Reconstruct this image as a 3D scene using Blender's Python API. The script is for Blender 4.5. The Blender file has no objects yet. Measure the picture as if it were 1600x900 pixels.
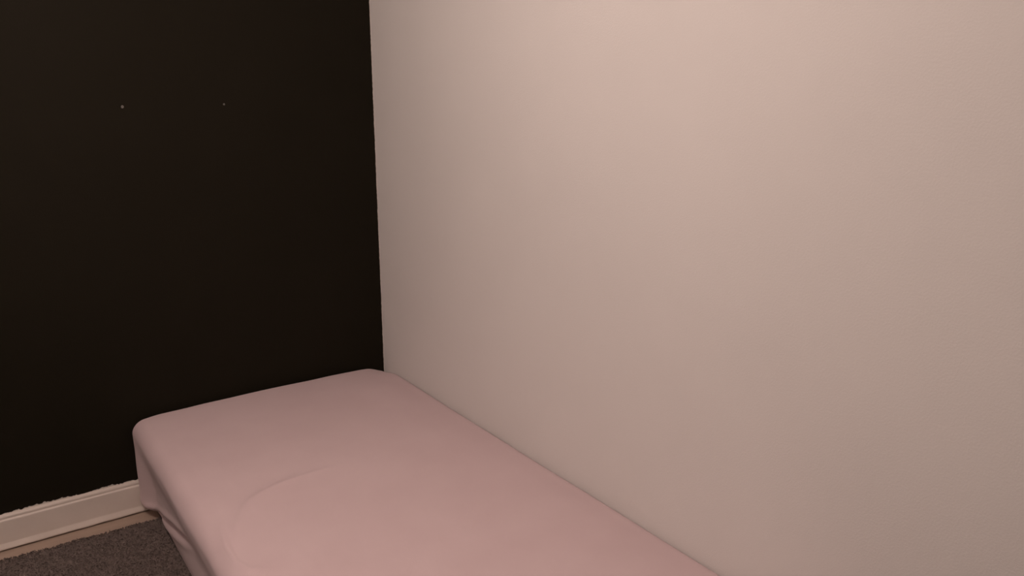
import bpy, bmesh, math, random
from mathutils import Vector, Matrix, noise

random.seed(7)
scene = bpy.context.scene
C = scene.collection

# ------------------------------------------------------------------ camera
F_PX, YAW, PITCH, ROLL = 1245.43, 0.6186, 0.2536, 0.0025
CAM = Vector((-1.2857, -2.6588, 1.3889))
fwd = Vector((math.sin(YAW) * math.cos(PITCH), math.cos(YAW) * math.cos(PITCH), -math.sin(PITCH)))
rgt = fwd.cross(Vector((0, 0, 1))).normalized()
upv = rgt.cross(fwd)
r2 = rgt * math.cos(ROLL) + upv * math.sin(ROLL)
u2 = -rgt * math.sin(ROLL) + upv * math.cos(ROLL)
cd = bpy.data.cameras.new('camera')
cd.sensor_width = 36.0
cd.lens = 36.0 * F_PX / 1600.0
cd.clip_start = 0.02
cam = bpy.data.objects.new('camera', cd)
C.objects.link(cam)
cam.matrix_world = Matrix(((r2.x, u2.x, -fwd.x, CAM.x), (r2.y, u2.y, -fwd.y, CAM.y),
                           (r2.z, u2.z, -fwd.z, CAM.z), (0, 0, 0, 1)))
scene.camera = cam

# ------------------------------------------------------------------ world, lamp settings, exposure
world = bpy.data.worlds.new('night')
scene.world = world
world.use_nodes = True
world.node_tree.nodes['Background'].inputs[0].default_value = (0, 0, 0, 1)
LAMP_POS = (-1.34, -1.36, 1.86)          # centre of the opal globe
LAMP_COLOR = (1.0, 0.77, 0.68)
LAMP_STRENGTH = 77.0
vs = scene.view_settings
vs.view_transform = 'Standard'
vs.look = 'None'
vs.gamma = 1.0
vs.use_curve_mapping = False
vs.exposure = 0.0

# ------------------------------------------------------------------ helpers
def new_mat(name, rough=0.9, spec=0.2):
    m = bpy.data.materials.new(name)
    m.use_nodes = True
    b = m.node_tree.nodes['Principled BSDF']
    b.inputs['Roughness'].default_value = rough
    b.inputs['Specular IOR Level'].default_value = spec
    return m, m.node_tree, b

def noise_node(nt, scale, detail=3.0, rough=0.5, vec=None):
    n = nt.nodes.new('ShaderNodeTexNoise')
    n.inputs['Scale'].default_value = scale
    n.inputs['Detail'].default_value = detail
    n.inputs['Roughness'].default_value = rough
    if vec is None:
        t = nt.nodes.new('ShaderNodeTexCoord')
        vec = t.outputs['Object']
    nt.links.new(vec, n.inputs['Vector'])
    return n

def ramp(nt, src, stops):
    r = nt.nodes.new('ShaderNodeValToRGB')
    while len(r.color_ramp.elements) < len(stops):
        r.color_ramp.elements.new(0.5)
    for e, (p, c) in zip(r.color_ramp.elements, stops):
        e.position = p
        e.color = (*c, 1)
    nt.links.new(src, r.inputs[0])
    return r

def bump(nt, bsdf, height, strength, dist):
    b = nt.nodes.new('ShaderNodeBump')
    b.inputs['Strength'].default_value = strength
    b.inputs['Distance'].default_value = dist
    nt.links.new(height, b.inputs['Height'])
    nt.links.new(b.outputs[0], bsdf.inputs['Normal'])
    return b

def math_node(nt, op, a, b=None):
    n = nt.nodes.new('ShaderNodeMath')
    n.operation = op
    for i, v in enumerate((a, b)):
        if v is None:
            continue
        if isinstance(v, (int, float)):
            n.inputs[i].default_value = v
        else:
            nt.links.new(v, n.inputs[i])
    return n.outputs[0]

def mesh_obj(name, verts, faces, mat, parent=None, smooth=False):
    me = bpy.data.meshes.new(name)
    me.from_pydata(verts, [], faces)
    me.update()
    bm = bmesh.new()
    bm.from_mesh(me)
    bmesh.ops.recalc_face_normals(bm, faces=bm.faces)
    bm.to_mesh(me)
    bm.free()
    if smooth:
        for p in me.polygons:
            p.use_smooth = True
    me.materials.append(mat)
    o = bpy.data.objects.new(name, me)
    C.objects.link(o)
    if parent:
        o.parent = parent
    return o

def box(name, lo, hi, mat, parent=None):
    (x0, y0, z0), (x1, y1, z1) = lo, hi
    v = [(x0, y0, z0), (x1, y0, z0), (x1, y1, z0), (x0, y1, z0), (x0, y0, z1), (x1, y0, z1), (x1, y1, z1), (x0, y1, z1)]
    f = [(0, 3, 2, 1), (4, 5, 6, 7), (0, 1, 5, 4), (1, 2, 6, 5), (2, 3, 7, 6), (3, 0, 4, 7)]
    return mesh_obj(name, v, f, mat, parent)

def tag(o, label, cat, kind=None, group=None):
    o['label'] = label
    o['category'] = cat
    if kind:
        o['kind'] = kind
    if group:
        o['group'] = group
    return o

def smooth01(a, b, x):
    t = max(0.0, min(1.0, (x - a) / (b - a)))
    return t * t * (3 - 2 * t)

# ------------------------------------------------------------------ materials
# off-white painted wallpaper of the long wall
WALL_C = (0.80, 0.785, 0.765)
m_wall, nt, b = new_mat('painted_wallpaper', 0.85, 0.25)
n = noise_node(nt, 2.2, 2)
r = ramp(nt, n.outputs['Fac'], [(0.3, tuple(c * 0.985 for c in WALL_C)), (0.7, tuple(min(1, c * 1.015) for c in WALL_C))])
nt.links.new(r.outputs[0], b.inputs['Base Color'])
n2 = noise_node(nt, 260, 3, 0.6)
bump(nt, b, n2.outputs['Fac'], 0.35, 0.0012)

# black painted end wall, brush edge ragged above the skirting and down the corner
m_black, nt, b = new_mat('black_wall_paint', 0.65, 0.07)
tc = nt.nodes.new('ShaderNodeTexCoord')
sep = nt.nodes.new('ShaderNodeSeparateXYZ')
nt.links.new(tc.outputs['Object'], sep.inputs[0])
n = noise_node(nt, 3.0, 3, vec=tc.outputs['Object'])
r = ramp(nt, n.outputs['Fac'], [(0.3, (0.0138, 0.0118, 0.0074)), (0.7, (0.0152, 0.0130, 0.0083))])
e1 = noise_node(nt, 14, 2, vec=tc.outputs['Object'])
e2 = noise_node(nt, 90, 3, 0.6, vec=tc.outputs['Object'])
edge = math_node(nt, 'ADD', math_node(nt, 'MULTIPLY', math_node(nt, 'SUBTRACT', e1.outputs['Fac'], 0.5), 0.016),
                 math_node(nt, 'MULTIPLY', math_node(nt, 'SUBTRACT', e2.outputs['Fac'], 0.5), 0.019))
low = math_node(nt, 'LESS_THAN', sep.outputs['Z'], math_node(nt, 'ADD', edge, 0.1165))
corner = math_node(nt, 'GREATER_THAN', sep.outputs['X'], math_node(nt, 'ADD', math_node(nt, 'MULTIPLY', edge, 0.25), -0.0015))
mixf = math_node(nt, 'MAXIMUM', low, corner)
mx = nt.nodes.new('ShaderNodeMix')
mx.data_type = 'RGBA'
nt.links.new(mixf, mx.inputs['Factor'])
nt.links.new(r.outputs[0], mx.inputs['A'])
mx.inputs['B'].default_value = (0.62, 0.59, 0.54, 1)
nt.links.new(mx.outputs['Result'], b.inputs['Base Color'])
n2 = noise_node(nt, 260, 3, 0.6, vec=tc.outputs['Object'])
bump(nt, b, n2.outputs['Fac'], 0.35, 0.0012)

m_plain, nt, b = new_mat('white_emulsion', 0.9, 0.2)
n = noise_node(nt, 1.5, 2)
r = ramp(nt, n.outputs['Fac'], [(0.3, (0.74, 0.73, 0.71)), (0.7, (0.77, 0.76, 0.74))])
nt.links.new(r.outputs[0], b.inputs['Base Color'])

m_skirt, nt, b = new_mat('skirting_paint', 0.5, 0.4)
n = noise_node(nt, 9, 3)
r = ramp(nt, n.outputs['Fac'], [(0.3, (0.74, 0.67, 0.61)), (0.7, (0.79, 0.72, 0.66))])
nt.links.new(r.outputs[0], b.inputs['Base Color'])
n2 = noise_node(nt, 70, 3)
bump(nt, b, n2.outputs['Fac'], 0.2, 0.001)

m_floor, nt, b = new_mat('tan_floorboard', 0.55, 0.3)
mp = nt.nodes.new('ShaderNodeMapping')
t = nt.nodes.new('ShaderNodeTexCoord')
nt.links.new(t.outputs['Object'], mp.inputs[0])
mp.inputs['Scale'].default_value = (1, 9, 9)
n = noise_node(nt, 6, 4, 0.6, vec=mp.outputs[0])
r = ramp(nt, n.outputs['Fac'], [(0.3, (0.43, 0.335, 0.27)), (0.7, (0.48, 0.375, 0.305))])
nt.links.new(r.outputs[0], b.inputs['Base Color'])

m_carpet, nt, b = new_mat('grey_brown_carpet', 1.0, 0.05)
n = noise_node(nt, 38, 4, 0.65)
r = ramp(nt, n.outputs['Fac'], [(0.3, (0.175, 0.145, 0.132)), (0.7, (0.238, 0.198, 0.182))])
nt.links.new(r.outputs[0], b.inputs['Base Color'])
n2 = noise_node(nt, 320, 2)
bump(nt, b, n2.outputs['Fac'], 0.6, 0.004)

m_sheet, nt, b = new_mat('pink_jersey_sheet', 0.95, 0.1)
n = noise_node(nt, 7, 3)
r = ramp(nt, n.outputs['Fac'], [(0.3, (0.71, 0.56, 0.58)), (0.7, (0.74, 0.59, 0.61))])
nt.links.new(r.outputs[0], b.inputs['Base Color'])
b.inputs['Sheen Weight'].default_value = 0.15
b.inputs['Sheen Roughness'].default_value = 0.6
n2 = noise_node(nt, 420, 2)
bump(nt, b, n2.outputs['Fac'], 0.25, 0.001)

m_core, nt, b = new_mat('mattress_ticking', 0.95, 0.1)
n = noise_node(nt, 60, 2)
r = ramp(nt, n.outputs['Fac'], [(0.3, (0.45, 0.42, 0.38)), (0.7, (0.55, 0.52, 0.48))])
nt.links.new(r.outputs[0], b.inputs['Base Color'])

m_plaster, nt, b = new_mat('bare_plaster', 0.95, 0.1)
n = noise_node(nt, 500, 2)
r = ramp(nt, n.outputs['Fac'], [(0.3, (0.15, 0.145, 0.13)), (0.7, (0.22, 0.21, 0.195))])
nt.links.new(r.outputs[0], b.inputs['Base Color'])

m_metal, nt, b = new_mat('white_lamp_metal', 0.4, 0.5)
n = noise_node(nt, 20, 2)
r = ramp(nt, n.outputs['Fac'], [(0.3, (0.70, 0.69, 0.67)), (0.7, (0.76, 0.75, 0.73))])
nt.links.new(r.outputs[0], b.inputs['Base Color'])

m_glow, nt, b = new_mat('lit_opal_glass', 0.4, 0.3)
b.inputs['Base Color'].default_value = (0.8, 0.8, 0.8, 1)
b.inputs['Emission Color'].default_value = (*LAMP_COLOR, 1)
b.inputs['Emission Strength'].default_value = LAMP_STRENGTH

# ------------------------------------------------------------------ room shell
X0, Y0, ZC = -2.9, -3.7, 2.42
T = 0.10
tag(box('floor', (X0 - T, Y0 - T, -0.1), (T, T, 0.0), m_floor), 'tan floorboards showing as a narrow strip between skirting and carpet', 'floor', 'structure')
tag(box('ceiling', (X0 - T, Y0 - T, ZC), (T, T, ZC + 0.1), m_plain), 'plain white ceiling over the bedroom corner', 'ceiling', 'structure')
wall_back = tag(box('wall_back', (X0, 0, 0), (0, T, ZC), m_black), 'matt black painted wall behind the head of the bed', 'wall', 'structure')
tag(box('wall_right', (0, Y0 - T, 0), (T, T, ZC), m_wall), 'off-white wall with fine texture along the side of the bed', 'wall', 'structure')
tag(box('wall_left', (X0 - T, Y0 - T, 0), (X0, T, ZC), m_plain), 'plain white wall on the far side of the carpet, opposite the bed', 'wall', 'structure')
tag(box('wall_front', (X0, Y0 - T, 0), (0, Y0, ZC), m_plain), 'plain white wall facing the black wall across the room', 'wall', 'structure')

# two nail holes in the black paint: raised crumbs of plaster round a pit
def nail_hole(x, z, rx, rz, tilt):
    verts, faces = [], []
    N = 12
    prof = [(0.0, -0.0005), (0.45, 0.0012), (0.8, 0.0016), (1.0, 0.0)]
    for k, (rr, h) in enumerate(prof):
        for i in range(N):
            a = 2 * math.pi * i / N
            w = 1 + 0.25 * noise.noise(Vector((x * 50 + math.cos(a), z * 50 + math.sin(a), 0)))
            px, pz = rr * rx * w * math.cos(a), rr * rz * w * math.sin(a)
            verts.append((x + px * math.cos(tilt) - pz * math.sin(tilt), -h, z + px * math.sin(tilt) + pz * math.cos(tilt)))
    for k in range(len(prof) - 1):
        for i in range(N):
            j = (i + 1) % N
            faces.append((k * N + i, k * N + j, (k + 1) * N + j, (k + 1) * N + i))
    o = mesh_obj('nail_hole', verts, faces, m_plaster, wall_back, True)
    o['label'] = 'small pale plaster nail hole in the black paint'
    return o
nail_hole(-0.821, 1.313, 0.0040, 0.0052, -0.35)
nail_hole(-0.523, 1.316, 0.0032, 0.0034, 0.0)

# skirting boards: stepped moulding, foot flared out, held just off the floor
PROF = [(0.0, 0.006), (0.017, 0.006), (0.018, 0.010), (0.0175, 0.012), (0.0125, 0.024), (0.012, 0.027),
        (0.012, 0.094), (0.0115, 0.097), (0.0085, 0.1005), (0.0080, 0.1025), (0.0088, 0.1045), (0.0080, 0.109),
        (0.0055, 0.1125), (0.0, 0.1145)]
def skirting(name, p0, p1, nrm, label):
    d = Vector(p1) - Vector(p0)
    nseg = max(2, int(d.length / 0.02))
    verts, faces = [], []
    for i in range(nseg + 1):
        c = Vector(p0) + d * (i / nseg)
        for k, (dep, z) in enumerate(PROF):
            wob = 0.0006 * noise.noise(Vector((c.x * 9, c.y * 9, k * 0.3)))
            zz = z + (0.0012 * noise.noise(Vector((c.x * 22, c.y * 22, 4.0))) if k == 1 or k == 2 else 0)
            verts.append((c.x + nrm[0] * (dep + (wob if dep > 0 else 0)), c.y + nrm[1] * (dep + (wob if dep > 0 else 0)), zz))
    K = len(PROF)
    for i in range(nseg):
        for k in range(K):
            faces.append((i * K + k, i * K + (k + 1) % K, (i + 1) * K + (k + 1) % K, (i + 1) * K + k))
    faces.append(tuple(range(K)))
    faces.append(tuple(range(nseg * K, nseg * K + K)))
    o = mesh_obj(name, verts, faces, m_skirt)
    tag(o, label, 'baseboard', 'structure')
    return o
skirting('baseboard_back', (X0 + 0.0, 0, 0), (0, 0, 0), (0, -1), 'cream painted skirting board under the black wall, brush marks along its top')
skirting('baseboard_right', (0, -0.02, 0), (0, Y0, 0), (-1, 0), 'cream painted skirting board along the white wall behind the bed')
skirting('baseboard_left', (X0, -0.02, 0), (X0, Y0, 0), (1, 0), 'cream painted skirting board along the wall opposite the bed')
skirting('baseboard_front', (X0 + 0.02, Y0, 0), (-0.02, Y0, 0), (0, 1), 'cream painted skirting board facing the black wall')

# ------------------------------------------------------------------ carpet
def carpet_edge(x):          # y of the cut edge that stops short of the black wall
    return -0.083 - 0.030 * smooth01(-1.35, -0.9, x) * 0.5 + 0.006 * noise.noise(Vector((x * 14, 0, 0))) + 0.004 * noise.noise(Vector((x * 55, 3, 0)))
CX0, CX1, CY1 = X0 + 0.03, -0.03, Y0 + 0.03
xs = [CX0 + (CX1 - CX0) * i / 560 for i in range(561)]
verts, faces = [], []
for x in xs:
    e = carpet_edge(x)
    verts += [(x, e, 0.0005), (x, e - 0.002, 0.006), (x, e - 0.01, 0.007), (x, CY1, 0.007), (x, CY1, 0.0005)]
for i in range(len(xs) - 1):
    for k in range(4):
        faces.append((i * 5 + k, i * 5 + k + 1, i * 5 + k + 6, i * 5 + k + 5))
    faces.append((i * 5 + 4, i * 5, i * 5 + 5, i * 5 + 9))
faces.append((0, 1, 2, 3, 4))
faces.append(tuple(len(verts) - 5 + k for k in range(5)))
carpet = tag(mesh_obj('carpet', verts, faces, m_carpet), 'dark grey-brown carpet with a frayed edge beside the bed', 'carpet')
# its pile: short leaning tufts
tv, tf = [], []
def tuft(x, y, h, w):
    a = random.random() * math.tau
    dx, dy = math.cos(a) * w, math.sin(a) * w
    lx, ly = random.gauss(0, h * 0.5), random.gauss(0, h * 0.5)
    k = len(tv)
    tv.extend([(x - dx, y - dy, 0.0065), (x + dx, y + dy, 0.0065), (x + dx * 0.5 + lx, y + dy * 0.5 + ly, 0.0065 + h), (x - dx * 0.5 + lx, y - dy * 0.5 + ly, 0.0065 + h)])
    tf.append((k, k + 1, k + 2, k + 3))
def under_bed(x, y):
    return x > -0.86 and y > -1.98
for _ in range(640000):
    x, y = random.uniform(CX0, CX1), random.uniform(CY1, -0.06)
    if under_bed(x, y) or (y > -0.125 and y > carpet_edge(x) + 0.002):
        continue
    tuft(x, y, random.uniform(0.002, 0.0045), random.uniform(0.0013, 0.0029))
for _ in range(2600):        # frayed threads along the cut
    x = random.uniform(CX0, -0.85)
    tuft(x, carpet_edge(x) + random.uniform(-0.003, 0.004), random.uniform(0.002, 0.005), random.uniform(0.0015, 0.003))
me = bpy.data.meshes.new('pile')
me.from_pydata(tv, [], tf)
me.materials.append(m_carpet)
pile = bpy.data.objects.new('pile', me)
C.objects.link(pile)
pile.parent = carpet
pile['kind'] = 'stuff'

# ------------------------------------------------------------------ mattress in its fitted sheet
BW, BL, BH = 0.884, 2.0, 0.336
BX1 = 0.013          # pressed flat against the long wall (clamped below)
BX0 = -0.909
BY1 = -0.006          # head end bulges over the skirting to the black wall
BY0 = -0.020 - BL
BZ0 = 0.012

def axis(a, b, n, dens=0.12):
    """n+1 values from a to b, closer together near both ends"""
    out = []
    for i in range(n + 1):
        t = i / n
        out.append(a + (b - a) * (t - dens * math.sin(2 * math.pi * t)))
    return out

def round_box(xs, ys, zs, rad, lo, hi, skip_bottom=0.0):
    idx, verts, faces = {}, [], []
    nx, ny, nz = len(xs) - 1, len(ys) - 1, len(zs) - 1
    rx, ry, rz = rad
    def vid(i, j, k):
        if (i, j, k) not in idx:
            p = Vector((xs[i], ys[j], zs[k]))
            c = Vector((min(max(p.x, lo[0] + rx), hi[0] - rx), min(max(p.y, lo[1] + ry), hi[1] - ry), min(max(p.z, lo[2] + rz), hi[2] - rz)))
            d = p - c
            e = Vector((d.x / rx, d.y / ry, d.z / rz))
            e = e.normalized() if e.length > 1e-9 else Vector((0, 0, 1))
            idx[(i, j, k)] = len(verts)
            verts.append((c + Vector((e.x * rx, e.y * ry, e.z * rz)), Vector((e.x / rx, e.y / ry, e.z / rz)).normalized()))
        return idx[(i, j, k)]
    for i in range(nx):
        for j in range(ny):
            faces.append((vid(i, j, nz), vid(i + 1, j, nz), vid(i + 1, j + 1, nz), vid(i, j + 1, nz)))
            if skip_bottom == 0 or min(xs[i] - lo[0], hi[0] - xs[i + 1], ys[j] - lo[1], hi[1] - ys[j + 1]) < skip_bottom:
                faces.append((vid(i, j, 0), vid(i, j + 1, 0), vid(i + 1, j + 1, 0), vid(i + 1, j, 0)))
    for j in range(ny):
        for k in range(nz):
            faces.append((vid(0, j, k), vid(0, j, k + 1), vid(0, j + 1, k + 1), vid(0, j + 1, k)))
            faces.append((vid(nx, j, k), vid(nx, j + 1, k), vid(nx, j + 1, k + 1), vid(nx, j, k + 1)))
    for i in range(nx):
        for k in range(nz):
            faces.append((vid(i, 0, k), vid(i + 1, 0, k), vid(i + 1, 0, k + 1), vid(i, 0, k + 1)))
            faces.append((vid(i, ny, k), vid(i, ny, k + 1), vid(i + 1, ny, k + 1), vid(i + 1, ny, k)))
    return verts, faces

def seg_dist(px, py, pts):
    """distance to a polyline, signed by side (left of travel positive), and place along it 0..1"""
    best = (1e9, 0, 0)
    L = len(pts) - 1
    for i in range(L):
        (ax, ay), (bx, by) = pts[i], pts[i + 1]
        dx, dy = bx - ax, by - ay
        t = max(0, min(1, ((px - ax) * dx + (py - ay) * dy) / (dx * dx + dy * dy)))
        qx, qy = ax + dx * t, ay + dy * t
        d = math.hypot(px - qx, py - qy)
        if d < best[0]:
            s = 1 if dx * (py - ay) - dy * (px - ax) > 0 else -1
            best = (d, s, (i + t) / L)
    return best

# creases pressed into the top of the sheet (plan coordinates)
ARC_A = [(-0.40, -0.712), (-0.52, -0.706), (-0.608, -0.712), (-0.675, -0.719), (-0.735, -0.738), (-0.780, -0.770), (-0.807, -0.810), (-0.836, -0.870), (-0.862, -0.960)]
ARC_B = [(-0.850, -0.76), (-0.860, -0.835), (-0.874, -0.915), (-0.876, -1.005), (-0.860, -1.052), (-0.81, -1.09)]
FOLD = [(-0.80, -0.30), (-0.774, -0.42), (-0.765, -0.771), (-0.739, -1.098), (-0.72, -1.5)]

def shape_sheet(p, nrm):
    x, y, z = p
    top = max(0.0, nrm.z)
    side_l = max(0.0, -nrm.x)
    q = Vector((x, y, z))
    # soft crown: the top falls away towards its edges
    dr, dl, dh = BX1 - x, x - BX0, BY1 - y
    drop = 0.0075 * (1 - smooth01(0.01, 0.135, dr)) + 0.006 * (1 - smooth01(0.0, 0.09, dl)) + 0.003 * (1 - smooth01(0.0, 0.10, dh))
    drop += 0.016 * (1 - smooth01(0.0, 0.085, dr - 0.013)) * (1 - smooth01(0.02, 0.12, dh))
    dz = -drop * smooth01(BH * 0.6, BH, z)
    dz += 0.005 * smooth01(0.9, 1.8, -y) * smooth01(BH * 0.5, BH, z)
    dz += top * 0.007 * max(0.0, 1 - ((x + 0.45) / 0.43) ** 2)
    # broad, barely visible unevenness
    dz += top * 0.0035 * noise.noise(Vector((x * 3.1, y * 2.3, 1.7)))
    dz += top * 0.0012 * noise.noise(Vector((x * 11, y * 7, 5.2)))
    # arc crease: a soft lip, the inside a little higher
    d, s, t = seg_dist(x, y, ARC_A)
    fade = smooth01(0.0, 0.35, t) * (1 - smooth01(0.85, 1.0, t))
    if d < 0.12:
        dz += top * fade * (0.0030 * math.exp(-(d / 0.017) ** 2) + 0.0042 * math.exp(-d / 0.07) * smooth01(-0.008, 0.008, s * d))
    d, s, t = seg_dist(x, y, ARC_B)
    fade = smooth01(0.0, 0.3, t) * (1 - smooth01(0.8, 1.0, t))
    if d < 0.08:
        dz += fade * (0.0042 * math.exp(-(d / 0.010) ** 2) + (0.003 * math.exp(-d / 0.03) if s > 0 else 0)) * smooth01(0.2, 0.7, nrm.z)
    d, s, t = seg_dist(x, y, FOLD)
    dz += top * 0.0011 * math.exp(-(d / 0.012) ** 2) * smooth01(0, 0.3, t)
    # free long side: pulled in below the edge, loose and flared lower down
    dx = dy = 0.0
    if side_l > 0:
        near = 1 - smooth01(0.07, 0.20, -y)                     # at the head corner the pocket hangs straight
        zt = z - 0.006 * smooth01(0.3, 0.9, -y)
        lean = max(0.0, min(1.0, (0.298 - zt) / 0.165))
        lean = lean - 0.12 * math.sin(math.tau * lean) / 2       # straight overhang with soft ends
        out = -0.030 * lean * smooth01(0.03, 0.14, -y)
        far_low = -0.006 * (1 - smooth01(0.0, 0.10, z - 0.012))
        near_low = -0.030 * (1 - smooth01(0.012, 0.022, z - 0.012)) + 0.004 * math.exp(-((z - 0.05) / 0.025) ** 2)
        out += far_low * (1 - near) + near_low * near
        # slanting pull fold from the low corner up along the side, repeating further down the bed
        for y_s, slope, amp, ln in ((-0.06, 0.29, 1.0, 0.60), (-0.72, 0.30, 0.7, 0.5), (-1.25, 0.33, 0.6, 0.5)):
            u = y_s - y
            if -0.05 < u < ln:
                line = 0.030 + slope * u
                sd = z - line
                f = amp * smooth01(-0.05, 0.06, u) * (1 - smooth01(ln * 0.6, ln, u))
                out += f * (0.006 * math.exp(-((sd - 0.012) / 0.011) ** 2) - 0.015 * math.exp(-((sd + 0.010) / 0.010) ** 2)
                            + 0.006 * math.exp(-((sd + 0.036) / 0.016) ** 2))
        out += 0.003 * noise.noise(Vector((1.3, y * 6, z * 9)))
        dx -= side_l * out
        dz += side_l * 0.002 * noise.noise(Vector((2.0, y * 8, 0.5)))
    # head end: flared lower corner
    if nrm.y > 0 and nrm.x < 0:
        dy += 0.0
    if nrm.y < -0.0:
        dy -= -nrm.y * 0.004 * noise.noise(Vector((x * 7, 4, z * 9)))
    q += Vector((dx, dy, dz))
    q.z = max(q.z, 0.0135)
    q.y = min(q.y, -0.005 - 0.0155 * (1 - smooth01(0.118, 0.16, q.z)))
    q.x = min(q.x, -0.004 - 0.0165 * (1 - smooth01(0.118, 0.16, q.z)))
    return q

xs = axis(BX0, BX1, 120, 0.09)
ys = axis(BY0, BY1, 300, 0.03)
zs = axis(BZ0, BH, 56, 0.0)
vn, faces = round_box(xs, ys, zs, (0.040, 0.020, 0.046), (BX0, BY0, BZ0), (BX1, BY1, BH), skip_bottom=0.06)
mattress = bpy.data.objects.new('mattress', None)
C.objects.link(mattress)
mattress.empty_display_size = 0.1
tag(mattress, 'single mattress in a pale pink fitted sheet, lying in the corner of the two walls', 'mattress')
sheet = mesh_obj('fitted_sheet', [tuple(shape_sheet(p, n_)) for p, n_ in vn], faces, m_sheet, mattress, True)
sheet['label'] = 'pale pink fitted sheet, creased near the front corner'
ins = 0.035
cx = axis(BX0 + ins + 0.02, -0.05, 24, 0.1)
cy = axis(BY0 + ins, BY1 - ins - 0.015, 40, 0.08)
cz = axis(0.0130, BH - 0.03, 10, 0.1)
vn, faces = round_box(cx, cy, cz, (0.03, 0.03, 0.03), (cx[0], cy[0], cz[0]), (cx[-1], cy[-1], cz[-1]))
core = mesh_obj('mattress_core', [tuple(p) for p, _ in vn], faces, m_core, mattress, True)

# ------------------------------------------------------------------ the lit pendant lamp (above the frame)
def lathe(name, prof, mat, parent, n=40):
    verts, faces = [], []
    for (rr, z) in prof:
        for i in range(n):
            a = math.tau * i / n
            verts.append((rr * math.cos(a), rr * math.sin(a), z))
    for k in range(len(prof) - 1):
        for i in range(n):
            j = (i + 1) % n
            faces.append((k * n + i, k * n + j, (k + 1) * n + j, (k + 1) * n + i))
    return mesh_obj(name, verts, faces, mat, parent, True)
lamp = bpy.data.objects.new('pendant_lamp', None)
C.objects.link(lamp)
lamp.location = (LAMP_POS[0], LAMP_POS[1], ZC)
tag(lamp, 'lit opal globe pendant lamp hanging from the ceiling beside the bed', 'lamp')
gz = LAMP_POS[2] - ZC
lathe('ceiling_cup', [(0.001, 0), (0.05, 0), (0.05, -0.012), (0.035, -0.035), (0.006, -0.045), (0.001, -0.045)], m_metal, lamp)
lathe('cord', [(0.003, -0.04), (0.003, gz + 0.14)], m_metal, lamp, 10)
lathe('globe_holder', [(0.001, gz + 0.155), (0.02, gz + 0.15), (0.042, gz + 0.125), (0.045, gz + 0.098), (0.001, gz + 0.098)], m_metal, lamp)
GR = 0.11
lathe('globe', [(max(0.001, GR * math.sin(math.pi * i / 24)), gz + GR * math.cos(math.pi * i / 24)) for i in range(25)], m_glow, lamp)
